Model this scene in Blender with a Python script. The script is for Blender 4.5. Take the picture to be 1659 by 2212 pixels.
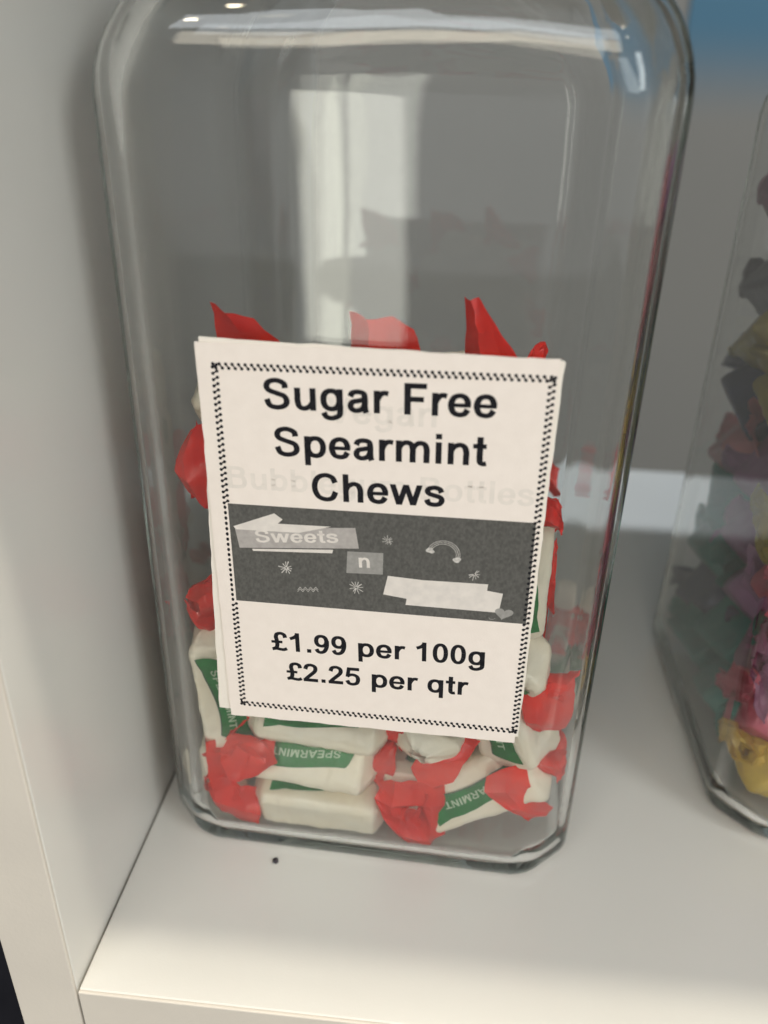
import bpy, bmesh, math, random
from mathutils import Vector, Matrix, noise

# ------------------------------------------------------------------ scene, camera, light
for o in list(bpy.data.objects):
    bpy.data.objects.remove(o)
sc = bpy.context.scene
col = sc.collection
MM = 0.001

cam_d = bpy.data.cameras.new('camera')
cam = bpy.data.objects.new('camera', cam_d)
col.objects.link(cam)
RIGHT = Vector((0.9953219, 0.0940095, 0.0222815))
UP = Vector((-0.0617190, 0.4412599, 0.8952544))
FWD = Vector((-0.0743305, 0.8924415, -0.4449978))
CAMLOC = Vector((0.077157, -0.109075, 0.182038))
cam.matrix_world = Matrix((
    (RIGHT.x, UP.x, -FWD.x, CAMLOC.x),
    (RIGHT.y, UP.y, -FWD.y, CAMLOC.y),
    (RIGHT.z, UP.z, -FWD.z, CAMLOC.z),
    (0, 0, 0, 1)))
cam_d.sensor_fit = 'HORIZONTAL'
cam_d.sensor_width = 36
cam_d.lens = 37.42
cam_d.clip_start = 0.005
cam_d.clip_end = 50
cam_d.dof.use_dof = True
cam_d.dof.focus_distance = 0.182
cam_d.dof.aperture_fstop = 12
sc.camera = cam

world = bpy.data.worlds.new('World')
sc.world = world
world.use_nodes = True
bgn = world.node_tree.nodes['Background']
bgn.inputs[0].default_value = (0.99, 0.99, 0.98, 1)
bgn.inputs[1].default_value = 0.66


def lamp(name, kind, loc, target, energy, color, size=0.1, size_y=None, spot=None):
    d = bpy.data.lights.new(name, kind)
    d.energy = energy
    d.color = color
    if kind == 'AREA':
        d.shape = 'RECTANGLE' if size_y else 'DISK'
        d.size = size
        if size_y:
            d.size_y = size_y
    elif kind == 'SPOT':
        d.shadow_soft_size = size
        d.spot_size = math.radians(spot)
        d.spot_blend = 1.0
    else:
        d.shadow_soft_size = size
    o = bpy.data.objects.new(name, d)
    col.objects.link(o)
    o.location = loc
    o.rotation_euler = (Vector(target) - Vector(loc)).to_track_quat('-Z', 'Y').to_euler()
    return o


# ceiling downlights: they light the front lip of the shelf, the box above shades the rest
lamp('ceiling_downlight', 'AREA', (0.75, -0.100, 2.2), (0.3, -0.05, 0), 30, (1, 0.92, 0.76), 0.075)
lamp('ceiling_downlight', 'AREA', (0.40, -0.028, 2.2), (0.2, -0.02, 0), 13, (1, 0.92, 0.76), 0.075)
lamp('rear_spotlight', 'SPOT', (0.30, 0.84, 2.2), (0.2, 0.29, 0), 135, (0.82, 0.91, 1), 0.04, spot=26)
# the lit shop in front of the shelves: two ceiling strips, a window, small warm spots
lamp('shop_ceiling_light', 'AREA', (-0.20, -1.15, 1.40), (0.1, 0.1, 0.1), 7.0, (0.90, 0.96, 1.0), 1.3, 0.26)
lamp('shop_ceiling_light', 'AREA', (-0.20, -1.75, 1.45), (0.1, 0.1, 0.1), 8.5, (1, 0.90, 0.72), 1.3, 0.30)
lamp('shop_window', 'AREA', (1.35, -1.0, 0.95), (0.1, 0.05, 0.16), 15, (0.90, 0.95, 0.93), 0.5, 0.8)
for sx, sy, sz in ((-0.55, -0.95, 1.7), (-0.75, -1.25, 1.7), (0.62, -0.85, 1.6), (0.8, -1.2, 1.7)):
    lamp('shop_spotlight', 'POINT', (sx, sy, sz), (0, 0, 0), 2.5, (1, 0.86, 0.62), 0.025)
# bright doorway behind the photographer, mirrored in the glass
lamp('doorway', 'AREA', (-0.385, -1.75, -0.20), (-0.22, 0.04, -0.20), 1.9, (1, 0.99, 0.84), 0.11, 1.05)
lamp('doorway', 'AREA', (-0.262, -1.75, -0.20), (-0.14, 0.04, -0.20), 1.5, (1, 0.99, 0.88), 0.13, 1.05)
# blue shop light washing the wall behind the shelves
lamp('blue_wall_light', 'SPOT', (0.55, 0.70, 0.62), (0.45, 1.1, 0.40), 0.7, (0.10, 0.45, 1), 0.03, spot=64)

vs = sc.view_settings
vs.view_transform = 'Standard'
vs.look = 'None'
vs.exposure = -0.27
vs.gamma = 1
sc.render.engine = 'CYCLES'
cy = sc.cycles
cy.use_denoising = True
try:
    cy.denoiser = 'OPENIMAGEDENOISE'
except Exception:
    pass
cy.max_bounces = 72
cy.transmission_bounces = 72
cy.transparent_max_bounces = 16
cy.diffuse_bounces = 5
cy.glossy_bounces = 64
cy.caustics_refractive = True
cy.caustics_reflective = True
cy.blur_glossy = 0.3
cy.sample_clamp_indirect = 4

# ------------------------------------------------------------------ helpers


def tag(o, label=None, cat=None, group=None, kind=None):
    if label:
        o['label'] = label
    if cat:
        o['category'] = cat
    if group:
        o['group'] = group
    if kind:
        o['kind'] = kind
    return o


def mesh_from(name, verts, faces, smooth=True):
    me = bpy.data.meshes.new(name)
    me.from_pydata([tuple(v) for v in verts], [], faces)
    me.update()
    if smooth:
        me.polygons.foreach_set('use_smooth', [True] * len(me.polygons))
    return me


def obj(name, me, mat=None, parent=None):
    o = bpy.data.objects.new(name, me)
    col.objects.link(o)
    if mat is not None and me is not None and not me.materials:
        me.materials.append(mat)
    if parent is not None:
        o.parent = parent
    return o


def empty(name, mtx):
    e = bpy.data.objects.new(name, None)
    e.empty_display_size = 0.01
    col.objects.link(e)
    e.matrix_world = mtx
    return e


def box_mesh(name, x0, x1, y0, y1, z0, z1, bevel=0.0006, seg=2):
    bm = bmesh.new()
    vs_ = [bm.verts.new((x, y, z)) for x in (x0, x1) for y in (y0, y1) for z in (z0, z1)]
    for f in ((0, 1, 3, 2), (4, 6, 7, 5), (0, 4, 5, 1), (2, 3, 7, 6), (0, 2, 6, 4), (1, 5, 7, 3)):
        bm.faces.new([vs_[i] for i in f])
    bmesh.ops.recalc_face_normals(bm, faces=bm.faces)
    if bevel:
        bmesh.ops.bevel(bm, geom=list(bm.edges), offset=bevel, segments=seg, profile=0.5, affect='EDGES')
    me = bpy.data.meshes.new(name)
    bm.to_mesh(me)
    bm.free()
    return me


def nt(name):
    m = bpy.data.materials.new(name)
    m.use_nodes = True
    t = m.node_tree
    return m, t, t.nodes['Principled BSDF'], t.nodes['Material Output']


def noise_mat(name, c1, c2, rough=0.5, scale=60, bump=0.0, bump_scale=900, detail=4, spec=0.5,
              translucent=0.0, trans_col=None, coat=0.0, stretch=(1, 1, 1)):
    m, t, p, out = nt(name)
    N = t.nodes
    L = t.links
    tc = N.new('ShaderNodeTexCoord')
    mp = N.new('ShaderNodeMapping')
    mp.inputs['Scale'].default_value = stretch
    L.new(tc.outputs['Object'], mp.inputs['Vector'])
    nz = N.new('ShaderNodeTexNoise')
    nz.inputs['Scale'].default_value = scale
    nz.inputs['Detail'].default_value = detail
    L.new(mp.outputs[0], nz.inputs['Vector'])
    rp = N.new('ShaderNodeValToRGB')
    rp.color_ramp.elements[0].position = 0.3
    rp.color_ramp.elements[1].position = 0.7
    rp.color_ramp.elements[0].color = (*c1, 1)
    rp.color_ramp.elements[1].color = (*c2, 1)
    L.new(nz.outputs['Fac'], rp.inputs[0])
    L.new(rp.outputs[0], p.inputs['Base Color'])
    p.inputs['Roughness'].default_value = rough
    p.inputs['Specular IOR Level'].default_value = spec
    p.inputs['Coat Weight'].default_value = coat
    p.inputs['Coat Roughness'].default_value = 0.15
    if bump:
        nb = N.new('ShaderNodeTexNoise')
        nb.inputs['Scale'].default_value = bump_scale
        nb.inputs['Detail'].default_value = 3
        L.new(mp.outputs[0], nb.inputs['Vector'])
        b = N.new('ShaderNodeBump')
        b.inputs['Strength'].default_value = bump
        b.inputs['Distance'].default_value = 0.0004
        L.new(nb.outputs['Fac'], b.inputs['Height'])
        L.new(b.outputs[0], p.inputs['Normal'])
    if translucent:
        tr = N.new('ShaderNodeBsdfTranslucent')
        tr.inputs['Color'].default_value = (*(trans_col or c2), 1)
        mx = N.new('ShaderNodeMixShader')
        mx.inputs[0].default_value = translucent
        L.new(p.outputs[0], mx.inputs[1])
        L.new(tr.outputs[0], mx.inputs[2])
        L.new(mx.outputs[0], out.inputs['Surface'])
    return m


M = {}
M['laminate'] = noise_mat('white_laminate', (0.66, 0.64, 0.60), (0.70, 0.685, 0.645), 0.28, 9, 0.05, 1500)
M['edge'] = noise_mat('laminate_edge', (0.60, 0.55, 0.49), (0.655, 0.60, 0.53), 0.5, 30, 0.12, 1200)
M['wall'] = noise_mat('painted_wall', (0.150, 0.152, 0.150), (0.172, 0.174, 0.172), 0.8, 2.2, 0.1, 200)
M['floor'] = noise_mat('shop_floor', (0.40, 0.39, 0.37), (0.46, 0.45, 0.43), 0.7, 20, 0.2, 300)
M['card'] = noise_mat('card_stock', (0.82, 0.735, 0.675), (0.85, 0.765, 0.705), 0.75, 350, 0.10, 2600, spec=0.25)
M['card2'] = noise_mat('card_stock_back', (0.80, 0.74, 0.67), (0.83, 0.77, 0.70), 0.75, 300, 0.10, 2600, spec=0.25)
M['ink'] = noise_mat('black_ink', (0.008, 0.008, 0.011), (0.018, 0.017, 0.021), 0.7, 900, 0.0, spec=0.12)
M['band'] = noise_mat('grey_print', (0.075, 0.073, 0.068), (0.120, 0.116, 0.108), 0.7, 1900, 0.0, spec=0.25, detail=6,
                      stretch=(1, 1, 0.7))
M['patch_grey'] = noise_mat('pale_grey_print', (0.36, 0.33, 0.315), (0.46, 0.425, 0.405), 0.7, 700, 0, spec=0.25)
M['patch_mid'] = noise_mat('mid_grey_print', (0.27, 0.26, 0.245), (0.34, 0.325, 0.31), 0.7, 900, 0, spec=0.25)
M['patch_white'] = noise_mat('off_white_print', (0.66, 0.61, 0.57), (0.76, 0.70, 0.65), 0.7, 500, 0, spec=0.25)
M['ghost'] = noise_mat('show_through_print', (0.73, 0.665, 0.61), (0.785, 0.715, 0.655), 0.75, 500, 0, spec=0.25)
M['doodle'] = noise_mat('chalk_doodle', (0.38, 0.36, 0.34), (0.72, 0.68, 0.64), 0.7, 1500, 0, spec=0.25)
M['crumb'] = noise_mat('dark_crumb', (0.01, 0.008, 0.012), (0.03, 0.02, 0.03), 0.5, 900)
M['cream'] = noise_mat('waxed_cream_paper', (0.88, 0.79, 0.61), (0.93, 0.87, 0.72), 0.30, 90, 0.75, 260, spec=0.45,
                       translucent=0.06, trans_col=(0.95, 0.85, 0.65))
M['green'] = noise_mat('green_print', (0.002, 0.13, 0.022), (0.006, 0.20, 0.040), 0.32, 160, 0.25, 420, spec=0.18)
M['greenline'] = noise_mat('dark_green_print', (0.004, 0.05, 0.016), (0.006, 0.07, 0.02), 0.4, 160)
M['mint_print'] = noise_mat('pale_green_print', (0.30, 0.44, 0.29), (0.50, 0.62, 0.45), 0.4, 700)
M['red'] = noise_mat('red_waxed_paper', (0.78, 0.006, 0.002), (0.95, 0.022, 0.006), 0.17, 130, 0.35, 240, spec=0.30,
                     translucent=0.22, trans_col=(1.0, 0.05, 0.02), coat=0.0)
for nm, c in dict(pink=(0.78, 0.14, 0.22), rose=(0.82, 0.30, 0.34), purple=(0.52, 0.22, 0.46), plum=(0.40, 0.14, 0.26),
                  yellow=(0.82, 0.58, 0.09), olive=(0.62, 0.50, 0.10), teal=(0.015, 0.34, 0.27),
                  navy=(0.07, 0.08, 0.20), slate=(0.20, 0.18, 0.23)).items():
    M[nm] = noise_mat(nm + '_wrapper', tuple(v * 0.72 for v in c), tuple(min(1, v * 1.2) for v in c), 0.35, 120, 0.4, 300,
                      translucent=0.3, trans_col=c, coat=0.2)

m, t, p, out = nt('clear_glass')
t.nodes.remove(p)
g = t.nodes.new('ShaderNodeBsdfGlass')
g.inputs['IOR'].default_value = 1.48
g.inputs['Roughness'].default_value = 0.0
g.inputs['Color'].default_value = (0.986, 0.990, 0.988, 1)
# faint waviness of pressed glass
tc = t.nodes.new('ShaderNodeTexCoord')
nz = t.nodes.new('ShaderNodeTexNoise')
nz.inputs['Scale'].default_value = 42
nz.inputs['Detail'].default_value = 1.5
t.links.new(tc.outputs['Object'], nz.inputs['Vector'])
bp = t.nodes.new('ShaderNodeBump')
bp.inputs['Strength'].default_value = 0.07
bp.inputs['Distance'].default_value = 0.0006
t.links.new(nz.outputs['Fac'], bp.inputs['Height'])
t.links.new(bp.outputs[0], g.inputs['Normal'])
ns_ = t.nodes.new('ShaderNodeTexNoise')
ns_.inputs['Scale'].default_value = 95
ns_.inputs['Detail'].default_value = 5
t.links.new(tc.outputs['Object'], ns_.inputs['Vector'])
mr = t.nodes.new('ShaderNodeMapRange')
mr.inputs['From Min'].default_value = 0.52
mr.inputs['From Max'].default_value = 0.75
mr.inputs['To Min'].default_value = 0.0
mr.inputs['To Max'].default_value = 0.045
t.links.new(ns_.outputs['Fac'], mr.inputs['Value'])
t.links.new(mr.outputs[0], g.inputs['Roughness'])
t.links.new(g.outputs[0], out.inputs['Surface'])
M['glass'] = m

# ------------------------------------------------------------------ lettering: bold grotesque drawn stroke by stroke
VW, HW = 284.0, 228.0


def crom(pts, n=7):
    out_ = []
    P = [pts[0]] + list(pts) + [pts[-1]]
    for i in range(1, len(P) - 2):
        p0, p1, p2, p3 = P[i - 1], P[i], P[i + 1], P[i + 2]
        for k in range(n):
            u = k / n
            out_.append(tuple(0.5 * ((2 * p1[j]) + (-p0[j] + p2[j]) * u + (2 * p0[j] - 5 * p1[j] + 4 * p2[j] - p3[j]) * u * u
                                     + (-p0[j] + 3 * p1[j] - 3 * p2[j] + p3[j]) * u ** 3) for j in (0, 1)))
    out_.append(tuple(pts[-1]))
    return out_


def S_(*pts, w=1.0, taper0=1.0, taper1=1.0):
    c = crom(pts)
    n = len(c)
    quads = []
    prev = None
    for i, q in enumerate(c):
        a = c[max(0, i - 1)]
        b = c[min(n - 1, i + 1)]
        tx, ty = b[0] - a[0], b[1] - a[1]
        L = math.hypot(tx, ty) or 1
        tx /= L
        ty /= L
        u = i / (n - 1)
        k = w * (taper0 + (1 - taper0) * min(1, u * 4)) * (taper1 + (1 - taper1) * min(1, (1 - u) * 4))
        hw = 0.5 * math.hypot(VW * ty, HW * tx) * k
        cur = ((q[0] - ty * hw, q[1] + tx * hw), (q[0] + ty * hw, q[1] - tx * hw))
        if prev:
            quads.append([prev[0], prev[1], cur[1], cur[0]])
        prev = cur
    return quads


def B_(x0, x1, y0, y1):
    return [[(x0, y0), (x1, y0), (x1, y1), (x0, y1)]]


def D_(x0, y0, x1, y1, wx=290):
    h = wx / 2
    return [[(x0 - h, y0), (x0 + h, y0), (x1 + h, y1), (x1 - h, y1)]]


def O_(cx, cy_, rx, ry, tv=VW, th=HW, e=2.25, n=44):
    q = []
    prev = None
    for i in range(n + 1):
        a = 2 * math.pi * i / n
        c, s = math.cos(a), math.sin(a)
        sx = math.copysign(abs(c) ** (2 / e), c)
        sy = math.copysign(abs(s) ** (2 / e), s)
        cur = ((cx + rx * sx, cy_ + ry * sy), (cx + (rx - tv) * sx, cy_ + (ry - th) * sy))
        if prev:
            q.append([prev[0], prev[1], cur[1], cur[0]])
        prev = cur
    return q


ARCH = dict(w=1.0, taper0=0.55)
GL = {
    'S': (1366, S_((1085, 1015), (1030, 1240), (700, 1372), (350, 1300), (228, 1090), (330, 900), (680, 768), (1020, 640), (1132, 405), (1020, 190), (690, 92), (340, 180), (205, 480))),
    'C': (1479, S_((1235, 985), (1100, 1260), (780, 1372), (430, 1250), (250, 930), (250, 545), (420, 220), (770, 92), (1090, 190), (1245, 515))),
    'F': (1251, B_(149, 445, 0, 1466) + B_(440, 1154, 1218, 1466) + B_(440, 1030, 605, 850)),
    'V': (1366, D_(165, 1466, 683, 0, 300) + D_(1200, 1466, 683, 0, 300)),
    'B': (1479, B_(149, 445, 0, 1466) + S_((300, 1345), (820, 1345), (1060, 1270), (1125, 1100), (1050, 910), (820, 835), (300, 835)) + S_((800, 830), (1110, 740), (1215, 430), (1110, 190), (830, 120), (300, 120))),
    'P': (1366, B_(149, 445, 0, 1466) + S_((300, 1345), (800, 1345), (1080, 1230), (1125, 1010), (1050, 740), (780, 650), (300, 650))),
    'E': (1366, B_(149, 445, 0, 1466) + B_(440, 1236, 1218, 1466) + B_(440, 1176, 630, 870) + B_(440, 1264, 0, 248)),
    'A': (1479, D_(170, 0, 740, 1466, 310) + D_(1310, 0, 740, 1466, 310) + B_(420, 1060, 330, 560)),
    'R': (1479, B_(149, 445, 0, 1466) + S_((300, 1345), (850, 1345), (1120, 1240), (1150, 1040), (1060, 800), (800, 720), (300, 720)) + D_(830, 700, 1280, 0, 330)),
    'M': (1706, B_(145, 420, 0, 1466) + B_(1286, 1561, 0, 1466) + D_(300, 1466, 853, 0, 300) + D_(1406, 1466, 853, 0, 300)),
    'I': (569, B_(140, 436, 0, 1466)),
    'N': (1479, B_(149, 425, 0, 1466) + B_(1050, 1326, 0, 1466) + D_(290, 1466, 1185, 0, 320)),
    'T': (1251, B_(478, 774, 0, 1466) + B_(43, 1208, 1218, 1466)),
    'u': (1251, B_(846, 1127, 0, 1062) + S_((277, 1062), (277, 700), (280, 400), (360, 170), (570, 92), (800, 190), (940, 430), taper1=0.6)),
    'n': (1251, B_(135, 416, 0, 1062) + S_((310, 590), (420, 850), (650, 974), (880, 895), (978, 640), (978, 320), (978, 0), **ARCH)),
    'h': (1251, B_(135, 416, 0, 1466) + S_((310, 590), (420, 850), (650, 974), (880, 895), (978, 640), (978, 320), (978, 0), **ARCH)),
    'm': (1821, B_(126, 407, 0, 1062) + S_((300, 590), (400, 860), (610, 974), (830, 900), (910, 660), (910, 330), (910, 0), **ARCH) + S_((940, 590), (1040, 860), (1250, 974), (1470, 900), (1553, 660), (1553, 330), (1553, 0), **ARCH)),
    'a': (1139, S_((210, 740), (310, 915), (560, 974), (800, 910), (868, 700), (868, 330), (885, 130), (935, -5)) + S_((880, 625), (600, 560), (320, 490), (213, 300), (310, 130), (520, 88), (760, 190), (880, 430))),
    'r': (797, B_(135, 416, 0, 1062) + S_((310, 540), (380, 800), (520, 935), (660, 962), (800, 930), taper0=0.6)),
    'e': (1139, B_(150, 1060, 440, 622) + S_((925, 480), (925, 690), (800, 905), (570, 974), (320, 880), (205, 640), (205, 420), (320, 175), (580, 90), (800, 150), (930, 345))),
    'g': (1251, O_(590, 545, 508, 541) + B_(846, 1121, 0, 1062) + S_((984, 300), (984, 60), (930, -180), (620, -320), (340, -265), (225, -60))),
    'q': (1251, O_(590, 535, 508, 551) + B_(846, 1121, -404, 1062)),
    'p': (1251, O_(662, 535, 508, 551) + B_(135, 416, -404, 1062)),
    'b': (1251, O_(662, 535, 508, 551) + B_(135, 416, 0, 1466)),
    'o': (1251, O_(625, 530, 545, 556)),
    'l': (569, B_(147, 428, 0, 1466)),
    'i': (569, B_(144, 425, 0, 1062) + B_(144, 425, 1206, 1466)),
    't': (682, S_((345, 1400), (345, 900), (345, 330), (390, 145), (510, 92), (650, 118)) + B_(25, 640, 838, 1062)),
    'w': (1593, D_(150, 1062, 460, 0, 285) + D_(796, 1062, 460, 0, 275) + D_(796, 1062, 1133, 0, 275) + D_(1443, 1062, 1133, 0, 285)),
    's': (1139, S_((895, 730), (790, 915), (550, 978), (305, 915), (235, 770), (330, 645), (580, 565), (830, 480), (905, 320), (800, 145), (560, 88), (300, 150), (195, 350))),
    '\u00a3': (1139, S_((1000, 1040), (930, 1280), (690, 1375), (460, 1290), (385, 1080), (420, 860), (450, 610), (420, 330), (330, 200), (150, 110)) + B_(60, 800, 590, 790) + S_((90, 95), (350, 150), (620, 110), (860, 90), (1085, 190))),
    '1': (1139, B_(530, 811, 0, 1472) + S_((690, 1380), (560, 1200), (380, 1080), (180, 1000))),
    '9': (1139, O_(560, 985, 478, 500) + S_((920, 1050), (915, 620), (770, 240), (540, 92), (330, 140), (215, 340))),
    '0': (1139, O_(569, 735, 490, 757)),
    '2': (1139, S_((215, 1015), (320, 1290), (580, 1378), (830, 1285), (905, 1070), (830, 850), (560, 560), (320, 310), (215, 130)) + B_(60, 1055, 0, 262)),
    '5': (1139, B_(300, 1010, 1210, 1456) + D_(215, 690, 330, 1456, 255) + S_((190, 715), (400, 850), (640, 865), (860, 745), (925, 480), (830, 200), (560, 92), (310, 165), (195, 385))),
    '.': (569, B_(147, 428, 0, 281)),
    ' ': (569, []),
}


def text_quads(txt):
    x = 0
    qs = []
    lo, hi = 1e9, -1e9
    for ch in txt:
        adv, q = GL[ch]
        for poly in q:
            qq = [(a + x, b) for a, b in poly]
            qs.append(qq)
            lo = min(lo, min(a for a, b in qq))
            hi = max(hi, max(a for a, b in qq))
        x += adv
    return [[((a - lo) / (hi - lo), b / (hi - lo)) for a, b in q] for q in qs]


# ------------------------------------------------------------------ setting: shelf unit, wall, floor
def struct(o):
    o['kind'] = 'structure'
    return o


struct(obj('floor', mesh_from('floor', [(-6, -6, -0.85), (6, -6, -0.85), (6, 6, -0.85), (-6, 6, -0.85)], [(0, 1, 2, 3)], False), M['floor']))
struct(obj('back_wall', mesh_from('back_wall', [(-6, 1.1, -0.85), (6, 1.1, -0.85), (6, 1.1, 3), (-6, 1.1, 3)], [(0, 1, 2, 3)], False), M['wall']))

mb, t, p, out = nt('painted_blue_glow')
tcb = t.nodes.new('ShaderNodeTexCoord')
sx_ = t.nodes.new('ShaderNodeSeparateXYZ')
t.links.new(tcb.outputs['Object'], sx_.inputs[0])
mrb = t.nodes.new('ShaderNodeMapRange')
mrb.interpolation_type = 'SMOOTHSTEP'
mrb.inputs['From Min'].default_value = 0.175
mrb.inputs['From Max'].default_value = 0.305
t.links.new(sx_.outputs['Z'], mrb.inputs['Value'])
rb = t.nodes.new('ShaderNodeValToRGB')  # soft blue glow painted in: wall grey turning blue with height
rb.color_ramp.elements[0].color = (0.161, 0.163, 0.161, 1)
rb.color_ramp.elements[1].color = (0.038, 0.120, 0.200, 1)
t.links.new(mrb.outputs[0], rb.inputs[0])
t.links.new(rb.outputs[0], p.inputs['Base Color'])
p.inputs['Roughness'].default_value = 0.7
bp_ = obj('blue_glow_panel', box_mesh('blue_glow_panel', 0.345, 1.05, 1.096, 1.0985, -0.60, 0.95, 0.0005), mb)  # added panel that carries the painted glow
tag(bp_, 'blurred blue glow on the wall behind, painted on an added panel at the top right corner', 'glow panel')
M['mat'] = noise_mat('black_mat', (0.006, 0.006, 0.012), (0.014, 0.014, 0.022), 0.9, 60, 0.5, 400)
fm = obj('floor_mat', box_mesh('floor_mat', -1.3, -0.10, 0.05, 1.05, -0.8495, -0.838, 0.003), M['mat'])
tag(fm, 'black floor mat glimpsed at the lower left corner beside the shelf unit', 'mat')

DEP, TH, CH = 0.331, 0.0155, 0.285
unit = empty('shelf_unit', Matrix.Translation((0, 0, -0.85)))
tag(unit, 'white laminate open cube shelf unit holding the two glass sweet jars', 'shelf unit')


def panel(name, x0, x1, y0, y1, z0, z1, edge_front=True):
    o = obj(name, box_mesh(name, x0, x1, y0, y1, z0, z1, 0.0005), M['laminate'], unit)
    o.location = (0, 0, 0.85)
    e = obj('edge_strip', box_mesh('edge_strip', x0 + 0.0001, x1 - 0.0001, y0 - 0.0007, y0 + 0.0002, z0 + 0.0001, z1 - 0.0001, 0.0003), M['edge'], o)
    return o


panel('side_panel', -TH, -0.00035, 0.0002, DEP, -0.849, 1.2)
panel('side_panel', 0.285, 0.285 + TH, 0.0002, DEP, -0.849, 1.2)
for z in (0, CH + TH, 2 * (CH + TH), 3 * (CH + TH), -(CH + TH), -2 * (CH + TH)):  # top tiers are out of view, added to keep front light off the wall
    panel('shelf', 0.00015, 0.2846, 0, DEP, z - TH, z)

# ------------------------------------------------------------------ glass jars
HWJ, CHJ = 55.0, 10.3


def section(hw, c, r, narc=5, nf=5):
    """octagonal outline (square with cut corners), its eight edges rounded"""
    V = [(-(hw - c), -hw), (hw - c, -hw), (hw, -(hw - c)), (hw, hw - c), (hw - c, hw), (-(hw - c), hw), (-hw, hw - c), (-hw, -(hw - c))]
    pts = []
    n = 8
    tl = r * math.tan(math.radians(22.5))
    for i in range(n):
        p = Vector(V[i])
        a = (Vector(V[i - 1]) - p).normalized()
        b = (Vector(V[(i + 1) % n]) - p).normalized()
        s, e = p + a * tl, p + b * tl
        cen = p + (a + b).normalized() * (r / math.cos(math.radians(22.5)))
        a0 = math.atan2(s.y - cen.y, s.x - cen.x)
        for k in range(narc + 1):
            ang = a0 + math.radians(45) * k / narc
            pts.append(Vector((cen.x + r * math.cos(ang), cen.y + r * math.sin(ang))))
        nx = Vector(V[(i + 1) % n])
        e2 = nx - b * tl
        for k in range(1, nf):
            pts.append(e.lerp(e2, k / nf))
    return pts


def ring(hw, c, r, z, blend):
    base = section(hw, c, r)
    out_ = []
    for q in base:
        a = math.atan2(q.y, q.x)
        cq = Vector((hw * math.cos(a), hw * math.sin(a)))
        v = q.lerp(cq, blend)
        out_.append((v.x * MM, v.y * MM, z * MM))
    return out_


def jar_mesh():
    rings = []
    # outer, from the middle of the base outwards and up
    rings.append(ring(8, 2, 1, 1.4, 0))
    rings.append(ring(34, 10, 8, 1.2, 0))
    rings.append(ring(46, 14, 10, 0.4, 0))
    for a in (0, 12, 24, 36, 48, 60, 75, 90):
        ar = math.radians(a)
        ins = 4.6 * (1 - math.sin(ar))
        rings.append(ring(HWJ - ins, CHJ + ins * 0.9, 7.5 + ins * 1.0, 6.8 * (1 - math.cos(ar)), 0))
    for z in (12, 30, 60, 90, 120, 145, 172):
        rings.append(ring(HWJ, CHJ, 7.5, z, 0))
    R = 34.0
    Z0 = 185.0

    def shoulder(a, off):
        """half-width, height, roundness of the shoulder at turning angle a (degrees)"""
        ar = math.radians(min(a, 62))
        Ri = R - off
        hw = HWJ - off - Ri * (1 - math.cos(ar))
        z = Z0 + Ri * math.sin(ar)
        if a > 62:
            k_ = (a - 62) / 18
            hw -= 12 * k_
            z += 6.4 * k_ - 1.0 * k_ * k_
        return hw, z, (a / 80) ** 2
    for a in (0, 6, 12, 18, 24, 30, 36, 42, 48, 54, 60, 66, 72, 80):
        hw, z, b = shoulder(a, 0)
        rings.append(ring(hw, CHJ + 5 * a / 80, 7.5 + 3 * a / 80, z, b))
    zt = shoulder(80, 0)[1]
    nk = shoulder(80, 0)[0]
    for dh, dz in ((-1.2, 1.2), (-1.8, 4), (-1.8, 15), (0.2, 16.5), (0.9, 18.5), (0.2, 20.5), (-1.5, 21.5)):
        rings.append(ring(nk + dh, CHJ + 4, 8, zt + dz, 1))
    t_ = 2.7
    for dh, dz in ((-3.4, 21.5), (-4.8, 20), (-5.2, 15), (-5.2, 4), (-4.2, 0)):
        rings.append(ring(nk + dh, CHJ + 4, 8, zt + dz, 1))
    for a in (72, 66, 60, 54, 48, 42, 36, 30, 24, 18, 12, 6, 0):
        hw, z, b = shoulder(a, t_)
        rings.append(ring(hw, CHJ - 1.6 + 5 * a / 80, 9.0, z, b))
    for z in (172, 145, 120, 90, 60, 30, 14):
        rings.append(ring(HWJ - t_, CHJ - 1.6, 9.0, z, 0))
    for a in (75, 60, 45, 30, 15, 0):
        ar = math.radians(a)
        ins = 5.5 * (1 - math.sin(ar))
        rings.append(ring(HWJ - t_ - ins, CHJ - 1.6 + ins * 1.0, 9.0 + ins, 3.2 + 6.0 * (1 - math.cos(ar)), 0))
    rings.append(ring(30, 9, 7, 3.9, 0))
    rings.append(ring(8, 2, 1, 4.2, 0))
    # uneven pressed glass on the shoulder
    for i, r_ in enumerate(rings):
        for k, v in enumerate(r_):
            if v[2] > 0.175:
                vv = Vector(v)
                w_ = min(1, (v[2] - 0.175) / 0.02) * 0.0010
                r_[k] = tuple(vv + noise.noise_vector(vv * 75 + Vector((i * 0.02, 0, 0))) * w_)
    n = len(rings[0])
    V = [v for r_ in rings for v in r_]
    F = []
    for i in range(len(rings) - 1):
        for k in range(n):
            F.append((i * n + k, i * n + (k + 1) % n, (i + 1) * n + (k + 1) % n, (i + 1) * n + k))
    F.append(tuple(range(n - 1, -1, -1)))
    last = (len(rings) - 1) * n
    F.append(tuple(range(last, last + n)))
    me = mesh_from('glass_jar', V, F)
    bm = bmesh.new()
    bm.from_mesh(me)
    bmesh.ops.recalc_face_normals(bm, faces=bm.faces)
    bm.to_mesh(me)
    bm.free()
    return me


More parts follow.
